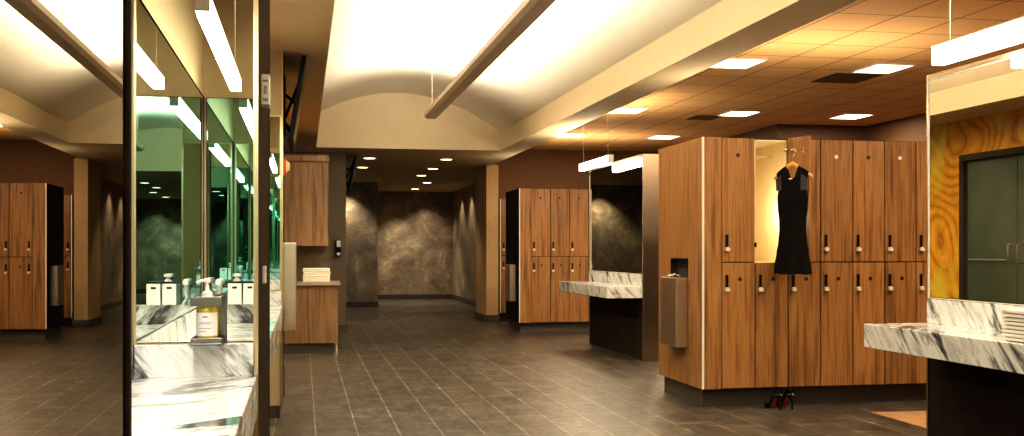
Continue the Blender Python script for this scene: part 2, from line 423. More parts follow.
wall_mirror('narrow framed mirror on the partition above the second counter', ('Y', 8.8, -.578, -.17, 1.02, MT+.15, -1))
wall_mirror('framed mirror on the hidden face above the second counter', ('Y', 5.3, -.578, -.17, 1.02, MT+.15, 1), frame_mat=M['darkpanel'], mat=M['mirror_green'], fr=.003)
wall_mirror('long mirror along the side of the second counter', ('X', -.6, 5.305, 8.795, 1.02, MT+.15, 1), fr=.003)

def pendant(x, y0, y1, z0, z1, label, w=.055, ctop=HL, group='linear pendant lamps over the vanities'):
    t = thing('pendant_lamp', label, 'lamp', (x, (y0+y1)/2, z0), group)
    MB().box(x-w/2, x+w/2, y0, y1, z0, z1-.008).build('diffuser', M['pendant_lamp'], t)
    MB().box(x-w/2, x+w/2, y0, y1, z1-.008, z1).box(x-w/2, x+w/2, y0-.008, y0, z0, z1).box(x-w/2, x+w/2, y1, y1+.008, z0, z1).build('housing', M['white'], t)
    for yy in (y0+.12, y1-.12):
        MB().tube([(x, yy, z1), (x, yy, ctop)], .003, 6).build('hanging_cable', M['chrome'], t)
    return t
pendant(-.38, 1.42, 3.55, 2.27, 2.345, 'linear lamp over the nearest marble counter, seen in its mirror')
pendant(-.38, 5.8, 8.3, 2.42, 2.50, 'linear lamp over the second counter behind the mirrored partition')

# lotion bottle in a steel holder on the nearest mirror
hx, hy = -.325, 3.84
h = thing('bottle_holder', 'brushed steel holder around the yellow lotion bottle', 'holder', (hx, hy, 1.02))
MB().box(hx-.052, hx+.052, hy-.045, hy+.055, 1.022, 1.030).box(hx-.052, hx+.052, hy-.045, hy-.040, 1.030, 1.048).box(hx-.052, hx-.047, hy-.04, hy+.055, 1.03, 1.048).box(hx+.047, hx+.052, hy-.04, hy+.055, 1.03, 1.048).build('tray', M['gunmetal'], h, bevel=.001)
MB().box(hx-.052, hx+.052, hy-.048, hy-.042, 1.158, 1.19).box(hx-.052, hx-.046, hy-.042, hy+.055, 1.158, 1.19).box(hx+.046, hx+.052, hy-.042, hy+.055, 1.158, 1.19).build('collar', M['gunmetal'], h, bevel=.001)
MB().box(hx+.040, hx+.060, hy+.05, hy+.058, 1.022, 1.20).build('back_plate', M['gunmetal'], h)
bt = thing('lotion_bottle', 'yellow lotion pump bottle with white label on the nearest marble backsplash', 'bottle', (hx, hy, 1.03))
MB().lathe([(.030,1.031),(.036,1.036),(.037,1.05),(.037,1.14),(.034,1.155),(.016,1.170),(.014,1.182)], (hx,hy,0), n=28).build('bottle_body', M['lotion'], bt, smooth=True)
lab = MB()
vs = []; n = 14
for i in range(n+1):
    a = math.radians(-158+136*i/n); vs += [(hx+.0378*math.cos(a), hy+.0378*math.sin(a), 1.055), (hx+.0378*math.cos(a), hy+.0378*math.sin(a), 1.135)]
lab.add(vs, [(2*i, 2*i+2, 2*i+3, 2*i+1) for i in range(n)]); L = lab.build('bottle_label', M['white'], bt, smooth=True)
ln = MB()
for zz, a0, a1 in ((1.118, -110, -84), (1.100, -130, -60), (1.096, -130, -72), (1.080, -130, -66), (1.070, -130, -90)):
    vs = []
    for i in range(7):
        a = math.radians(a0+(a1-a0)*i/6); r = .0382; vs += [(hx+r*math.cos(a), hy+r*math.sin(a), zz), (hx+r*math.cos(a), hy+r*math.sin(a), zz+(.005 if zz > 1.11 else .0018))]
    ln.add(vs, [(2*i, 2*i+2, 2*i+3, 2*i+1) for i in range(6)])
ln.build('label_print', M['grey'], L)
MB().lathe([(.019,1.178),(.020,1.195),(.018,1.205),(.008,1.208),(.006,1.235),(.012,1.238),(.012,1.250),(.004,1.252)], (hx,hy,0), n=20).tube([(hx,hy,1.244),(hx-.02,hy-.018,1.244),(hx-.034,hy-.03,1.238)], [.006,.005,.004]).build('pump', M['white'], bt, smooth=True)
# things by the opposite mirror (seen in the reflections)
for i, xx in enumerate((-.405, -.315)):
    t = thing('tissue_dispenser', 'white slotted dispenser box reflected in the nearest mirror, ' + ('next to the hair dryer' if i == 0 else 'away from the hair dryer'), 'dispenser', (xx, 1.12, 1.02), 'white dispenser boxes')
    MB().box(xx-.040, xx+.040, 1.075, 1.17, 1.022, 1.150).build('box_body', M['white'], t, bevel=.004)
    MB().box(xx-.042, xx+.042, 1.073, 1.172, 1.150, 1.160).build('lid', M['black'], t, bevel=.002)
    MB().box(xx-.014, xx+.014, 1.1695, 1.1725, 1.118, 1.130).build('slot', M['cavity'], t)
t = thing('soap_pump', 'small white pump standing on the slotted boxes', 'pump', (-.395, 1.12, 1.16))
MB().lathe([(.022,1.161),(.022,1.17),(.012,1.175),(.012,1.188),(.026,1.190),(.026,1.205),(.01,1.207)], (-.395,1.12,0)).build('pump_head', M['white'], t, smooth=True)
hd = thing('hair_dryer', 'white wall hung hair dryer with coiled cord reflected in the nearest mirror', 'hair dryer', (-.50, 1.11, 1.05))
MB().tube([(-.50, 1.10, 1.05), (-.50, 1.11, 1.13), (-.50, 1.12, 1.145)], [.010, .013, .014]).build('handle', M['white'], hd, smooth=True)
MB().lathe([(.017,1.07),(.022,1.09),(.022,1.15),(.015,1.18)], (-.50, 0, 1.155), axis='Y').build('barrel', M['white'], hd, smooth=True)
MB().box(-.515, -.485, 1.07, 1.085, 1.08, 1.16).build('wall_holster', M['white'], hd, bevel=.003)
MB().tube([(-.50+.02*math.sin(i*.9), 1.10+.05*(i/24), 1.05-.14*math.sin(PI*i/24)*.95) for i in range(25)]+[(-.515, 1.085, 1.07)], .004, 8).build('cord', M['white'], hd, smooth=True)

# details on the second partition's side
s = thing('sensor_box', 'small white box high on the partition side above the power outlet', 'wall box', (-.16, 4.35, 1.98))
MB().box(-.16, -.128, 4.28, 4.38, 1.915, 2.035).build('cover', M['white'], s, bevel=.003)
MB().box(-.155, -.134, 4.277, 4.281, 1.932, 1.942).box(-.150, -.138, 4.277, 4.281, 1.958, 1.990).box(-.155, -.134, 4.277, 4.281, 2.005, 2.013).build('grille', M['grey'], s)
s = thing('power_outlet', 'white power outlet low on the mirrored partition side', 'outlet', (-.16, 4.45, 1.24))
MB().box(-.160, -.146, 4.40, 4.48, 1.215, 1.285).build('cover_plate', M['white'], s, bevel=.003)
MB().box(-.1465, -.145, 4.43, 4.45, 1.23, 1.24).box(-.1465, -.145, 4.43, 4.45, 1.26, 1.27).build('socket', M['grey'], s)
# steel bin and strobe on the third partition
def steel_bin(x0, x1, y0, y1, z0, z1, label):
    t = thing('waste_bin', label, 'bin', ((x0+x1)/2, (y0+y1)/2, z0))
    MB().box(x0, x1, y0, y1, z0, z1).build('bin_body', M['steel'], t, bevel=.006, seg=2)
    e = .004
    MB().box(x0+.01, x1-.01, y0+.012, y1-.012, z1-.001, z1+.004).build('rim', M['steel_end'], t, bevel=.002)
    return t
steel_bin(-.16, -.055, 8.86, 9.25, .70, 1.41, 'bronze steel wall bin on the partition beneath the tilted television')
s = thing('fire_alarm_strobe', 'red fire alarm strobe with pale lens under the television', 'alarm', (-.16, 8.84, 2.0))
MB().box(-.16, -.135, 8.80, 8.92, 1.955, 2.09).build('alarm_body', M['red'], s, bevel=.004)
MB().add([(-.135,8.81,1.975),(-.135,8.91,1.975),(-.135,8.91,2.075),(-.135,8.81,2.075),(-.105,8.83,2.0),(-.105,8.89,2.0),(-.105,8.89,2.05),(-.105,8.83,2.05)],
         [(4,5,6,7),(0,1,5,4),(1,2,6,5),(2,3,7,6),(3,0,4,7),(0,3,2,1)]).build('alarm_lens', M['yellow'], s, bevel=.003)
def television(x, y0, y1, zb, zt, lean, label):
    t = thing('television', label, 'television', (x, (y0+y1)/2, zb))
    def P(o, z, dx): return x+lean*(z-zb)/(zt-zb)+dx
    def slab(mb, y0, y1, z0, z1, d0, d1):
        return mb.add([(P(0,z0,d0),y0,z0),(P(0,z0,d1),y0,z0),(P(0,z0,d1),y1,z0),(P(0,z0,d0),y1,z0),(P(0,z1,d0),y0,z1),(P(0,z1,d1),y0,z1),(P(0,z1,d1),y1,z1),(P(0,z1,d0),y1,z1)],
                      [(0,3,2,1),(4,5,6,7),(0,1,5,4),(1,2,6,5),(2,3,7,6),(3,0,4,7)])
    slab(MB(), y0, y1, zb, zt, -.02, .02).build('tv_case', M['black'], t, bevel=.006)
    slab(MB(), y0+.02, y1-.02, zb+.03, zt-.02, .019, .023).build('tv_screen', plain('dark screen', (.01,.01,.012), .08, nz=.05), t)
    ym = (y0+y1)/2 - .15
    b = MB(); wx = x-.06
    b.box(wx, wx+.015, ym-.1, ym+.25, zb+.10, zt-.12)
    b.tube([(wx+.01, ym, zb+.18), (P(0, zb+.12, -.02), ym, zb+.12)], .014, 8).tube([(wx+.01, ym, zb+.42), (P(0, zb+.35, -.02), ym, zb+.35)], .014, 8)
    b.tube([(wx+.01, ym+.2, zb+.18), (P(0, zb+.12, -.02), ym+.2, zb+.12)], .014, 8).tube([(wx+.01, ym, zb+.22), (P(0, zb+.50, -.02), ym, zb+.50)], .012, 8)
    b.build('wall_bracket', M['black'], t, smooth=True)
    return t
television(-.10, 8.86, 9.9, 2.24, 2.93, .11, 'black flat television leaning out from the partition above the steel bin')
television(.76, 17.95, 18.9, 2.32, 2.92, .11, 'smaller looking television mounted on the taupe wall end near the corridor')

# ------------------------------------------------------------------ towel cabinets
c = thing('base_cabinet', 'low walnut cabinet with grey stone top holding a towel stack', 'cabinet', (.05, 14.5, 0))
MB().box(-.40, .45, 14.22, 14.84, .13, .885).build('carcass', M['zebrano_dim'], c)
for a, b_ in ((-.395, .022), (.028, .445)):
    MB().box(a, b_, 14.20, 14.218, .135, .88).build('door', M['zebrano_dim'], c, bevel=.001)
MB().box(-.42, .48, 14.17, 14.845, .888, .93).build('stone_top', plain('grey stone', (.30, .25, .19), .3), c, bevel=.003)
MB().box(-.40, .40, 14.27, 14.8, 0, .13).build('kick_base', M['base'], c)
MB().box(.425, .445, 14.22, 14.25, 0, .13).build('leg', M['chrome'], c)
c = thing('upper_cabinet', 'tall walnut wall cabinet above the towel stack', 'cabinet', (.0, 14.65, 1.4))
MB().box(-.55, .33, 14.50, 14.848, 1.40, 2.52).build('carcass', M['zebrano_dim'], c)
MB().box(-.55, -.12, 14.48, 14.498, 1.405, 2.515).build('door', M['zebrano_dim'], c)
MB().box(-.114, .328, 14.48, 14.498, 1.405, 2.515).build('door', M['zebrano_dim'], c)
MB().box(-.55, .34, 14.46, 14.848, 2.525, 2.61).build('top_board', M['zebrano_dim'], c)

def towel_mesh(w, d, hgt):
    """folded terry towel: layers of cloth doubled over, fold toward -Y; local origin at bottom centre"""
    mb = MB(); n = 8; lay = 2; t = hgt/lay
    for l in range(lay):
        zc = t*(l+.5); r = t*.49
        prof = []
        for k in range(n+1):
            a = PI/2+PI*k/n; prof.append((-d/2+r+r*math.cos(a)*1.2, zc+r*math.sin(a)))
        for k in range(n+1):
            a = -PI/2+PI*k/n; prof.append((d/2-r+r*math.cos(a)*.9, zc+r*math.sin(a)))
        rings = []
        m = 9
        for i in range(m+1):
            x = -w/2+w*i/m; sc = 1 if 0 < i < m else .72
            wob = .0018*math.sin(i*2.1+l)
            rings.append([(x, y*(.98 if sc < 1 else 1), zc+(z-zc)*sc+wob*0) for y, z in prof])
        mb.loft(rings)
    mb.box(-w/2+.01, w/2-.01, d/2-.03, d/2-.008, t*.3, hgt-t*.3)
    return mb
def towels(x, y, z, w, d, hh, n, labels, grp, rz=0):
    proto = towel_mesh(w, d, hh).build('folded_towel', M['towel'], None, smooth=True)
    for i in range(n):
        o = proto if i == 0 else proto.copy()
        if i: C.objects.link(o)
        o.location = (x+random.uniform(-.004, .004), y+random.uniform(-.004, .004), z+i*hh); o.rotation_euler.z = rz+random.uniform(-.02, .02)
        tag(o, labels[i], 'towel', grp)
pl = ['bottom', 'second from bottom', 'third from bottom', 'top']
towels(.175, 14.42, .93, .35, .30, .045, 4, [f'folded cream towel, {q} of the stack on the walnut cabinet' for q in pl], 'towels stacked on the walnut cabinet')
towels(3.535, 4.56, .905, .30, .36, .0385, 4, [f'folded white towel, {q} of the stack on the long marble counter' for q in pl], 'towels stacked on the marble counter', rz=PI/2*0)

s = thing('soap_dispenser', 'small white and black soap dispenser on the taupe wall end', 'dispenser', (.57, 17.76, 1.25))
MB().box(.525, .61, 17.70, 17.799, 1.25, 1.52).build('housing', M['black'], s, bevel=.01)
MB().box(.535, .60, 17.69, 17.702, 1.40, 1.505).build('cover', M['white'], s, bevel=.004)
MB().box(.54, .595, 17.685, 17.702, 1.265, 1.31).build('drip_tray', M['white'], s, bevel=.004)

# ------------------------------------------------------------------ locker banks
def latch_mesh():
    return MB().box(-.011, .011, -.006, 0, 0, .125)
def make_latch_parts(door, x, z):
    l = latch_mesh().build('latch_plate', M['black'], None); l.parent = door; l.location = (x, -.0, z)
    rm = MB().box(-.014, -.011, -.008, 0, -.003, .128).box(.011, .014, -.008, 0, -.003, .128).box(-.011, .011, -.008, 0, .125, .128).build('latch_rim', M['chrome'], None); rm.parent = door; rm.location = (x, 0, z)
    k = MB().lathe([(.013, 0), (.016, -.012), (.016, -.024), (.012, -.028)], (0, -.004, .006), axis='Y', n=16).box(-.018, .018, -.034, -.006, -.014, .014)
    kk = k.build('latch_knob', M['knob'], None, smooth=True); kk.parent = door; kk.location = (x, 0, z)
def door_proto(w, hgt, latch_z, disc, discmat):
    d = MB().box(.0055, w-.0055, 0, .02, .005, hgt-.005).build('locker_door', M['zebrano'], None, bevel=.0012, seg=1)
    make_latch_parts(d, .045, latch_z)
    n = MB().lathe([(.017, 0), (.017, -.003)], (0, 0, 0), axis='Y', n=20).build('number_disc', discmat, None)
    n.parent = d; n.location = (disc[0], 0, disc[1])
    return d
def locker_bank(label, x0, fill, pitch, ncol, yf, depth, z0, zs, zt, skip=(), name='locker_bank', end=.03):
    t = thing(name, label, 'lockers', (x0, yf, 0))
    x1 = x0+fill+pitch*ncol+end
    MB().box(x0+.04, x1-.02, yf+.10, yf+depth-.05, 0, z0).build('kick_base', M['base'], t)
    c = MB()
    for i in range(ncol):
        a, b_ = x0+fill+pitch*i, x0+fill+pitch*(i+1)
        if i in skip:
            c.box(a, b_, yf+.021, yf+depth, z0, zs-.012)
            c.box(a-.0, b_, yf+depth-.45, yf+depth, zs-.012, zt)
            c.box(a, b_, yf+.021, yf+depth, zt-.012, zt)
        else: c.box(a, b_, yf+.021, yf+depth, z0, zt)
    c.box(x0+.05, x0+fill, yf+.021, yf+depth, z0, zt)
    c.build('carcass', M['cavity'], t)
    MB().box(x0+.012, x0+fill-.002, yf, yf+.02, z0, zt).build('filler_panel', M['zebrano'], t)
    MB().box(x1-end+.002, x1, yf, yf+depth, z0, zt).build('end_panel', M['zebrano'], t)
    MB().box(x0-.004, x0+.012, yf-.004, yf+.016, z0, zt).build('corner_trim', M['alu'], t, bevel=.002)
    zs_ = zs
    pt = door_proto(pitch, zt-zs, .11, (pitch*.48, zt-zs-.15), M['disc'])
    pb = door_proto(pitch, zs-z0, zs-z0-.235, (pitch*.48+.02, zs-z0-.145), M['disc'])
    used = {0: False, 1: False}
    for i in range(ncol):
        for r, pr, zz in ((0, pb, z0), (1, pt, zs)):
            if r == 1 and i in skip: continue
            if not used[r]: o = pr; used[r] = True; o.parent = t
            else: o = copy_tree(pr, t)
            o.location = (fill+pitch*i, 0, zz)
            for ch in o.children:
                if ch.name.startswith('number_disc') and r == 1 and i in (3, 5):
                    me = ch.data.copy(); me.materials[0] = M['disc_light']; ch.data = me
    return t, x1
X0, YF = 3.33, 8.62; FI, PT = .17, .3035; Z0, ZS, ZT = .165, 1.245, 2.31
bank, x1 = locker_bank('tall two-tier zebrano locker bank with one door open and a black dress', X0, FI, PT, 8, YF, 1.15, Z0, ZS, ZT, skip=(1,))
# side panel with the recess for waste
sp = MB(); ya, yb = YF+.016, YF+1.15
ry0, ry1, rz0, rz1 = 8.98, 9.42, 1.105, 1.27
sp.box(X0, X0+.05, ya, ry0, Z0, ZT).box(X0, X0+.05, ry1, yb, Z0, ZT).box(X0, X0+.05, ry0, ry1, Z0, rz0).box(X0, X0+.05, ry0, ry1, rz1, ZT)
sp.build('side_panel', M['zebrano'], bank)
rc = MB().box(X0-.003, X0+.045, ry0-.006, ry0+.006, rz0, rz1).box(X0-.003, X0+.045, ry1-.006, ry1+.006, rz0, rz1).box(X0-.003, X0+.045, ry0, ry1, rz1-.006, rz1+.006)
rc.build('recess_frame', M['darkpanel'], bank)
steel_bin(3.22, 3.329, 8.985, 9.41, .49, 1.105, 'bronze steel bin below a dark slot on the tall locker bank side')
random.seed(9)
for k, wd in enumerate(('nearest the lockers front', 'in the middle of the three', 'farthest back')):
    tb = MB(); cy = 9.08+k*.10
    vs = [(3.275, cy, 1.125+random.random()*.02)]
    for j in range(9):
        a = 2*PI*j/9; r = .030+random.uniform(-.008, .01); vs.append((3.275+r*.8*math.cos(a), cy+r*math.sin(a), 1.112+random.uniform(0, .022)))
    tb.add(vs, [(0, 1+j, 1+(j+1) % 9) for j in range(9)]+[tuple(range(9, 0, -1))])
    tag(tb.build('paper_tissue', M['white'], origin=(3.275, cy, 1.112)), 'crumpled white tissue on the tall lockers steel bin, ' + wd, 'tissue', 'tissues on the steel bin')
# open compartment
a, b_ = X0+FI+PT, X0+FI+2*PT
yb = YF+.68
cm = MB().box(a, a+.012, YF+.02, yb, ZS, ZT-.012).box(b_-.012, b_, YF+.02, yb, ZS, ZT-.012).box(a, b_, yb-.01, yb, ZS, ZT-.012).box(a, b_, YF+.02, yb, ZS-.012, ZS).box(a, b_, YF+.02, yb, ZT-.024, ZT-.012)
cm.build('compartment_lining', M['cream'], bank)
MB().tube([(a+.012, YF+.30, ZT-.13), (b_-.012, YF+.30, ZT-.13)], .012, 10).build('hanging_rod', M['chrome'], bank, smooth=True)
MB().tube([(a+.16, yb-.01, ZT-.25), (a+.16, yb-.06, ZT-.26), (a+.16, yb-.07, ZT-.235)], .006, 8).tube([(a+.16, yb-.01, ZT-.25), (a+.16, yb-.03, ZT-.29), (a+.16, yb-.06, ZT-.29)], .006, 8).build('coat_hook', M['chrome'], bank, smooth=True)
MB().box(a+.002, a+.014, YF+.0, YF+.02, ZS+.13, ZS+.17).build('strike', M['black'], bank)
# open door: hinge on the X+ side, swung out past 90 degrees
hw = PT-.005; ang = math.radians(-79.5)
od = MB().box(0, hw, 0, .02, .0025, ZT-ZS-.0025).build('open_locker_door', M['zebrano'], None, bevel=.0012, seg=1)
od.parent = bank; od.location = (b_-X0-.006, -.002, ZS); od.rotation_euler.z = ang
o = MB().lathe([(.006, 0), (.006, .004)], (0, 0, 0), axis='Y', n=12).build('screw_cap', M['disc'], None); o.parent = od; o.location = (hw-.03, -.003, ZT-ZS-.13)
o = MB().lathe([(.016, 0), (.02, .01), (.02, .04), (.012, .05)], (0, 0, 0), axis='X', n=16).build('hinge', M['chrome'], None, smooth=True); o.parent = bank; o.location = (b_-X0-.045, -.012, ZT-.10)
ca, sa = math.cos(ang), math.sin(ang)
def on_door(u, v, z):      # point from hinge: u along the door, v off its face (toward the compartment side)
    bx_, by_ = b_-.006, YF-.002
    return (bx_+u*ca+v*sa, by_+u*sa-v*ca, z)
hk = MB().tube([on_door(.22, .0, 2.20), on_door(.22, .05, 2.19), on_door(.22, .085, 2.185), on_door(.22, .105, 2.20)], .006, 8).box(*sum(([min(p, q), max(p, q)] for p, q in zip(on_door(.21, .0, 2.17), on_door(.235, .006, 2.22))), []))
k = hk.build('coat_hook', M['chrome'], bank, smooth=True)

bank2, _ = locker_bank('shorter looking two-tier locker bank standing left of the small marble vanity', 3.45, .195, .322, 5, 17.07, 1.2, .165, ZS, 2.35)
MB().box(3.45, 3.50, 17.086, 18.27, .165, 2.35).build('side_panel', M['darkpanel'], bank2)
steel_bin(3.345, 3.449, 17.35, 17.75, .50, 1.11, 'small far bronze steel bin on the dark side of the distant locker bank')
bank3, _ = locker_bank('narrow sliver of locker bank between the tan column and distant lockers', 3.63, .02, .30, 3, 19.78, .5, .165, ZS, 2.31)

# ------------------------------------------------------------------ marble vanities on the right-hand piers
def right_vanity(x, y0, y1, zt, proj, name_words, mir, mm, side, ystop=None):
    t = thing('mirrored_partition', f'{side}', 'partition', (x+.1, (y0+y1)/2, 0))
    MB().box(x, x+.19, y0+.012, y1-.012, .0, zt-.02).build('core', M['darkpanel'], t)
    MB().box(x-.012, x+.20, y0-.002, y0+.012, 0, zt).build('end_cladding', M['steel_end'], t, bevel=.004)
    MB().box(x-.012, x+.20, y1-.012, y1+.002, 0, zt).build('end_cladding', M['steel_end'], t, bevel=.004)
    MB().box(x-.010, x+.20, y0+.012, y1-.012, zt-.025, zt).build('top_cap', M['steel_end'], t)
    wall_mirror(mir, ('X', x, y0+.014, y1-.014, 1.055, zt-.027, -1), frame_mat=M['alu'], mat=mm, fr=.008)
    v = thing('marble_vanity', name_words, 'vanity', (x-proj/2, (y0+y1)/2, 0))
    # counter with a cut corner at the near end
    ct = [(x-.001, y1-.02), (x-proj, y1-.02), (x-proj, y0+.02), (x-.001, y0+.02)]
    MB().prism(ct, .765, .905, 'Z').build('countertop', M['marble'], v, bevel=.004)
    MB().box(x-.022, x-.001, y0+.02, y1-.02, .9055, 1.052).build('backsplash', M['marble'], v, bevel=.002)
    return t
right_vanity(4.06, 12.47, 14.95, 2.52, .46, 'small far marble vanity shelf beside the tall locker bank', 'far mirror above the small marble vanity reflecting a lit stone wall', M['mirror_mid'], 'steel edged partition behind the small marble vanity')
right_vanity(3.765, 1.6, 5.97, 2.42, .44, 'long marble vanity shelf with grey diagonal streaks and white towels', 'large mirror reflecting the golden onyx wall and glass doors', M['mirror_clear'], 'dark partition under the mirror that reflects the onyx wall')
pendant(3.815, 13.05, 14.5, 2.45, 2.555, 'linear lamp hanging before the far mirror beside the tall lockers', .07, HT)
pendant(3.51, 2.6, 5.47, 2.39, 2.50, 'linear lamp hanging before the mirror that reflects the onyx wall', .07, HT)

# ------------------------------------------------------------------ ceiling fixtures
proto = None
rows = [(10.5, 'nearer'), (14.35, 'middle'), (17.6, 'far')]
colz = [(4.43, 'beam'), (6.09, 'centre'), (7.82, 'wall')]
lab = {(4.43,10.5): 'ceiling light panel beside the beam, largest of its file', (6.09,10.5): 'large ceiling light panel directly before the bigger dark vent',
       (7.82,10.5): 'ceiling light panel near the brown side wall, above the big mirror', (4.43,14.35): 'ceiling light panel hugging the beam, second along it', (6.09,14.35): 'ceiling light panel with the smaller dark vent at its corner',
       (7.82,14.35): 'ceiling light panel next to the dark brown corner beyond the tall lockers', (4.43,17.6): 'smallest ceiling light panel, farthest along the beam', (6.09,17.6): 'far ceiling light panel just above the corner of the tall lockers',
       (4.43,6.7): 'ceiling light panel beside the beam above the near floor', (6.09,6.7): 'ceiling light panel between beam and wall near the entrance'}
for (x, y), l in lab.items():
    if proto is None:
        proto = thing('ceiling_light_panel', l, 'ceiling light', (x, y, HT), 'panel lights in the tiled ceiling')
        MB().box(x-.205, x+.205, y-.255, y+.255, HT-.012, HT-.004).build('diffuser', M['panel_lamp'], proto)
        MB().box(x-.22, x-.205, y-.27, y+.27, HT-.016, HT).box(x+.205, x+.22, y-.27, y+.27, HT-.016, HT).box(x-.205, x+.205, y-.27, y-.255, HT-.016, HT).box(x-.205, x+.205, y+.255, y+.27, HT-.016, HT).build('panel_frame', M['white'], proto)
    else:
        c = copy_tree(proto); c.location = (x, y, HT); c['label'] = l
for (x, y, w, d, l) in ((6.05, 11.22, .56, .62, 'large dark air vent beside the big ceiling light panel'), (5.80, 14.95, .40, .5, 'small dark air vent beside the middle ceiling light panel')):
    t = thing('ceiling_vent', l, 'vent', (x, y, HT))
    MB().box(x-w/2, x+w/2, y-d/2, y+d/2, HT-.006, HT).build('vent_frame', M['cavity'], t)
    sl = MB()
    for k in range(7):
        yy = y-d/2+.05+(d-.1)*k/6; sl.box(x-w/2+.03, x+w/2-.03, yy-.006, yy+.006, HT-.014, HT-.005)
    sl.build('vent_louvre', M['brown'], t)
dl = [(369.5,157.8,'pair nearest the vault, towel cabinet side'), (362.7,167,'second from the vault, towel cabinet side'), (446.4,159,'nearest the vault, column side'), (433,168.4,'second from the vault, column side'), (421.3,175.2,'third from the vault, column side'), (427,182.4,'fourth from the vault, column side'), (415,188.7,'deepest, close to the slate end wall')]
proto = None
dpos = []
for u, v, l in dl:
    d = 1715/(250-v); lat = (u-512)/1072*d; dpos.append((lat*.9815+d*.1913, d*.9815-lat*.1913, l))
for x, y, l in dpos:
    l = 'small recessed downlight in the low soffit, ' + l
    if proto is None:
        proto = thing('recessed_downlight', l, 'downlight', (x, y, HL), 'recessed downlights in the low soffit')
        MB().lathe([(.13, HL), (.13, HL-.008), (.10, HL-.010)], (x, y, 0), n=24).build('trim_ring', M['plaster'], proto)
        MB().lathe([(.098, HL-.009), (.098, HL-.013)], (x, y, 0), n=24).build('lens', M['down_lamp'], proto)
    else:
        c = copy_tree(proto); c.location = (x, y, HL); c['label'] = l
# long uplight in the vault
u = thing('linear_uplight', 'long pinkish grey tube uplight hanging under the vaulted ceiling', 'lamp', (1.68, 6, 3.1))
ux, uy0, uy1 = 1.68, -3.0, 14.25
pr = [(ux-.10, 3.175), (ux-.092, 3.13), (ux-.055, 3.10), (ux+.055, 3.10), (ux+.092, 3.13), (ux+.10, 3.175)]
MB().prism(pr, uy0, uy1).build('housing', plain('grey beige lamp housing', (.66, .58, .50), .5, nz=.05), u)
MB().box(ux-.09, ux+.09, uy0+.02, uy1-.02, 3.176, 3.182).build('lamp_strip', M['pendant_lamp'], u)
for yy in (13.9, 9.5, 5, .5):
    MB().tube([(ux-.03, yy, 3.175), (ux-.03, yy, 3.82)], .004, 6).build('hanging_cable', M['chrome'], u)

# ------------------------------------------------------------------ dress on a hanger
wv = Vector((.58, -.81, 0)).normalized(); nv = Vector((-wv.y, wv.x, 0)) * 1.0     # dress plane and its normal
DC = Vector((4.035, 8.385, 0))
def D(s, t, z): p = DC+wv*s+nv*t; return (p.x, p.y, z)
hg = thing('clothes_hanger', 'wooden clothes hanger on the open locker door', 'hanger', (DC.x, DC.y, 2.08))
rings = []
for i in range(25):
    s_ = -.176+.352*i/24; q = abs(s_)/.176
    z = 2.075-.115*q**1.15; t0 = .012*q*q
    hh = .020-.006*q; ww = .008+.006*q
    rings.append([D(s_, t0+ww*math.cos(a), z+hh*math.sin(a)) for a in [2*PI*k/10 for k in range(10)]])
MB().loft(rings).build('hanger_arms', M['hanger_wood'], hg, smooth=True)
MB().tube([D(0,0,2.085), D(0,0,2.125), D(.010,0,2.14), D(.028,0,2.15), D(.034,0,2.17), D(.024,0,2.192), D(.002,0,2.20), D(-.016,0,2.188)], .0045, 8).build('hanger_hook', M['chrome'], hg, smooth=True)
dr = thing('dress', 'sleeveless black dress with lace shoulders hanging from the wooden hanger', 'dress', (DC.x, DC.y, 1.15))
def half(z):      # half width by height
    pts = [(1.15,.172),(1.22,.165),(1.32,.148),(1.42,.132),(1.52,.124),(1.60,.126),(1.70,.138),(1.80,.142),(1.87,.128),(1.93,.130),(1.975,.145)]
    for (a, x), (b, y) in zip(pts, pts[1:]):
        if z <= b: q = (z-a)/(b-a); q = q*q*(3-2*q); return x+(y-x)*q
    return pts[-1][1]
rings = []; N = 72
for i in range(31):
    z = 1.15+(1.955-1.15)*i/30; hw_ = half(z); q = max(0, 1-(z-1.15)/.38)
    dep = .030+.030*q+.012*math.exp(-((z-1.76)/.07)**2)
    ring = []
    for k in range(N):
        a = 2*PI*k/N
        fold = 1+.16*q*math.cos(a*9+.6)+.05*q*math.cos(a*4)
        ring.append(D(hw_*math.cos(a)*(1+.02*q*math.cos(a*9)), dep*math.sin(a)*fold, z+(.006*math.cos(5*a) if i == 0 else 0)))
    rings.append(ring)
db = MB().loft(rings)
for sg in (-1, 1):      # shoulders: from bust line up over the hanger
    rg = []
    for i in range(9):
        q = i/8; z = 1.90+(2.062-1.90)*q
        inner = .003+.052*q**1.3; outer = .128+.022*q
        zo = -.066*q
        ring = []
        for k in range(20):
            a = 2*PI*k/20; cx = (inner+outer)/2; hw_ = (outer-inner)/2
            c_, s_ = math.cos(a), math.sin(a)
            ring.append(D(sg*(cx+hw_*c_), (.030-.012*q)*s_, z+zo*(c_*.5+.5)))
        rg.append(ring)
    db.loft(rg)
body = db.build('dress_body', M['dress'], dr, smooth=True)
for sg in (-1, 1):
    vs = []; fs = []
    for i in range(7):
        for j in range(5):
            q = i/6; r = j/4; s0 = .092+.056*r; z = 1.85+.135*q-.035*r*q
            vs.append(D(sg*s0*(.96+.04*q), -(.034*math.sqrt(max(0, 1-(min(s0, .138)/.145)**2*.75))-.002*0), z))
    for i in range(6):
        for j in range(4): fs.append((i*5+j, i*5+j+1, (i+1)*5+j+1, (i+1)*5+j))
    MB().add(vs, fs).build('lace_shoulder', M['lace'], dr, smooth=True)
MB().add([D(-.016, -.035, 1.942), D(.016, -.035, 1.942), D(.016, -.035, 1.953), D(-.016, -.035, 1.953)], [(0,1,2,3)]).build('neck_label', M['white'], dr)

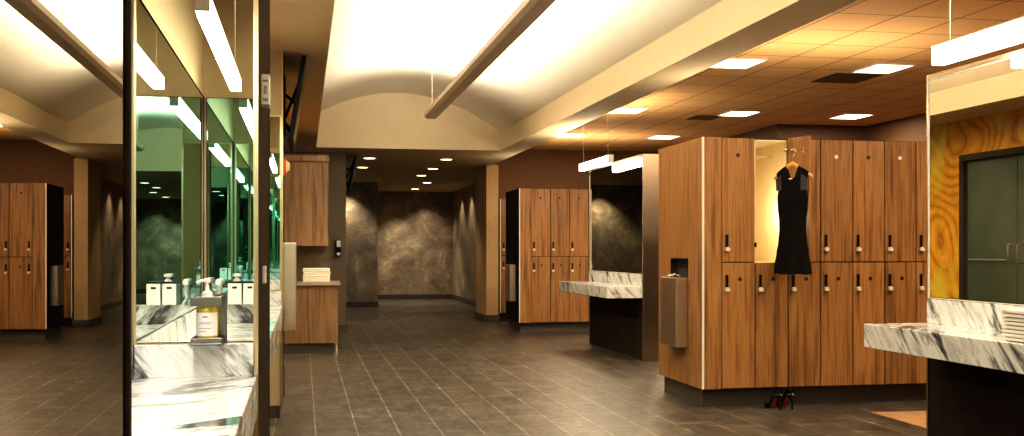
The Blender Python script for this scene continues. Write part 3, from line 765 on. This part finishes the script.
# ------------------------------------------------------------------ high heeled shoes
def shoe(x, y, rz, label):
    t = thing('high_heel_shoe', label, 'shoe', (x, y, 0), 'pair of black high heels', rz=rz)
    # local: toe toward +Y, heel back at y=0
    L_ = .20; HH = .112
    def zb(q):   # underside height along the length q 0(heel)..1(toe)
        if q < .18: return HH
        if q < .68: k = (q-.18)/.5; k = k*k*(3-2*k); return HH*(1-k)+.006
        return .006+.010*((q-.68)/.32)**2
    def hw(q): return (.028+.012*math.sin(PI*min(1, q/.7)*.9)**1) * (1 if q < .75 else math.sqrt(max(.02, 1-((q-.75)/.26)**2)))
    def zt(q):
        if q < .12: return zb(q)+.062-.02*q
        if q < .62: return zb(q)+.058-.032*((q-.12)/.5)
        return zb(q)+.030-.012*((q-.62)/.38)
    up = MB(); rg = []; n = 16
    Q = [i/22 for i in range(23)]
    for q in Q:
        w, b, tt = hw(q), zb(q), zt(q)
        if q < .05: w *= .7+.3*q/.05
        openq = q < .66
        outer = []; m = 10
        ring = []
        for k in range(m+1):   # left top -> bottom -> right top
            a = PI-PI*k/m if False else PI+PI*k/m
            ring.append((w*math.cos(a)*(1.0 if openq else 1), q*L_, b+(tt-b)*(1+math.sin(a))*.999))
        if openq:
            for k in range(m, -1, -1):
                a = PI+PI*k/m; ring.append(((w-.003)*math.cos(a), q*L_, b+.004+(tt-b-.004)*(1+math.sin(a))))
        else:
            for k in range(m, -1, -1):
                a = PI-PI*k/m; ring.append((-w*math.cos(a)*.98*-1 if False else w*math.cos(PI+PI*k/m)*.98, q*L_, tt+.010*math.sin(PI*k/m)))
        rg.append(ring)
    up.loft(rg)
    up.build('upper', M['black2'], t, smooth=True, origin=(0,0,0))
    so = MB(); rg = []
    for q in Q[5:16]:
        w = hw(q)*.66; b = zb(q)
        rg.append([(-w, q*L_, b+.003), (w, q*L_, b+.003), (w*.95, q*L_, b-.004), (-w*.95, q*L_, b-.004)])
    so.loft(rg).build('sole', M['redsole'], t, origin=(0,0,0))
    inn = MB(); rg = []
    for q in Q[1:14]:
        w = hw(q)*.72; b = zb(q)+.014
        rg.append([(-w, q*L_, b), (w, q*L_, b), (w, q*L_, b+.004), (-w, q*L_, b+.004)])
    inn.loft(rg).build('insole', M['lining'], t, origin=(0,0,0))
    MB().loft([[(-hw(q)*.9, q*L_, zb(q)+.004), (hw(q)*.9, q*L_, zb(q)+.004), (hw(q)*.85, q*L_, zb(q)-.0025), (-hw(q)*.85, q*L_, zb(q)-.0025)] for q in Q]).build('welt', M['black2'], t, origin=(0,0,0))
    MB().loft([[(r*math.cos(a), yy+r*1.05*math.sin(a), z) for a in [2*PI*k/12 for k in range(12)]] for r, yy, z in ((.008,.012,0),(.008,.013,.03),(.012,.016,.060),(.018,.022,.085),(.026,.028,.110))]).build('stiletto_heel', M['black2'], t, smooth=True, origin=(0,0,0))
    return t
M['black2'] = plain('black patent leather', (.008, .006, .006), .12, nz=.1)
shoe(3.955, 8.43, .30, 'black high heel with red sole under the tall lockers, nearer the steel bin')
shoe(4.062, 8.43, .30, 'black high heel with red sole under the tall lockers, farther from the steel bin')

# ------------------------------------------------------------------ lights
W = (1, .80, .54); WW = (1, .87, .67)
light('uplight_strip', 'AREA', (ux, 5.6, 3.19), 900, (1, .93, .82), (PI, 0, 0), (.16, 17.0))
light('tympanum_fill', 'SPOT', (1.5, 15.0, 2.98), 60, WW, (math.radians(70), 0, 0), spot=2.6, blend=1, rad=.3)  # added fill to brighten the arched wall; no fixture hangs here
light('pendant_uplight', 'AREA', (3.815, 13.8, 2.58), 45, W, (PI, 0, 0), (.06, 1.4))
light('ceiling_fill', 'AREA', (4.6, 9.3, 2.36), 32, W, (PI, 0, 0), (2.2, .5))  # added fill brightening the tile ceiling; the lockers carry no lamps
light('ceiling_fill', 'AREA', (4.6, 17.8, 2.40), 30, W, (PI, 0, 0), (1.6, .5))  # same added ceiling fill, over the distant bank
for (x, y) in lab:
    light('panel_light', 'AREA', (x, y, HT-.03), 62, W, (0, 0, 0), (.40, .50))
light('vanity_light_near', 'AREA', (-.38, 2.5, 2.262), 34, (1, .95, .84), (0, 0, 0), (.05, 2.0))
light('vanity_light_next', 'AREA', (-.38, 7.0, 2.41), 16, (1, .95, .84), (0, 0, 0), (.05, 2.3))
light('vanity_light_far', 'AREA', (3.815, 13.8, 2.44), 16, WW, (0, 0, 0), (.06, 1.4))
light('vanity_light_right', 'AREA', (3.51, 4.0, 2.38), 26, WW, (0, 0, 0), (.06, 2.8))
for x, y, l in dpos:
    light('downlight_spot', 'SPOT', (x, y, HL-.03), 100, W, (0, 0, 0), spot=1.5, blend=.8)
for x, y, p in ((2.6, 28.6, 200), (3.3, 28.9, 60), (.95, 25.15, 150), (3.75, 26.0, 60), (3.75, 27.6, 60)):
    light('wall_wash', 'SPOT', (x, y, HL-.03), p, (1, .82, .58), (0, 0, 0), spot=1.75, blend=.8)
light('onyx_wash', 'SPOT', (.1, 11.4, HL-.05), 90, (1, .86, .6), (0, math.radians(-22), 0), spot=2.2, blend=.8)
light('onyx_wash', 'SPOT', (.1, 13.0, HL-.05), 110, (1, .86, .6), (0, math.radians(-22), 0), spot=2.2, blend=.8)
light('compartment_fill', 'POINT', (X0+FI+PT+.13, YF+.13, ZS+.42), 3.6, (1, .88, .66), rad=.05)  # added fill brightening the open locker; it has no lamp inside
light('towel_downlight', 'SPOT', (.15, 13.7, HL-.03), 45, W, (0, 0, 0), spot=1.6, blend=.8)
w = bpy.data.worlds.new('World'); SC.world = w; w.use_nodes = True
w.node_tree.nodes['Background'].inputs[0].default_value = (1, .7, .45, 1); w.node_tree.nodes['Background'].inputs[1].default_value = .02

# ------------------------------------------------------------------ camera
cam = bpy.data.cameras.new('Camera'); co = bpy.data.objects.new('Camera', cam); C.objects.link(co)
co.location = (0, 0, 1.35); co.rotation_euler = (PI/2, 0, math.radians(-11.03))
cam.sensor_width = 36; cam.lens = 36*1072/1024; cam.shift_y = 32/1024; cam.clip_start = .02; cam.clip_end = 100
SC.camera = co
SC.cycles.use_denoising = True
SC.cycles.max_bounces = 16; SC.cycles.glossy_bounces = 14; SC.cycles.diffuse_bounces = 4
SC.cycles.caustics_reflective = False; SC.cycles.caustics_refractive = False
SC.cycles.sample_clamp_indirect = 6
SC.view_settings.view_transform = 'Standard'
SC.view_settings.look = 'Medium High Contrast'
SC.view_settings.exposure = 0
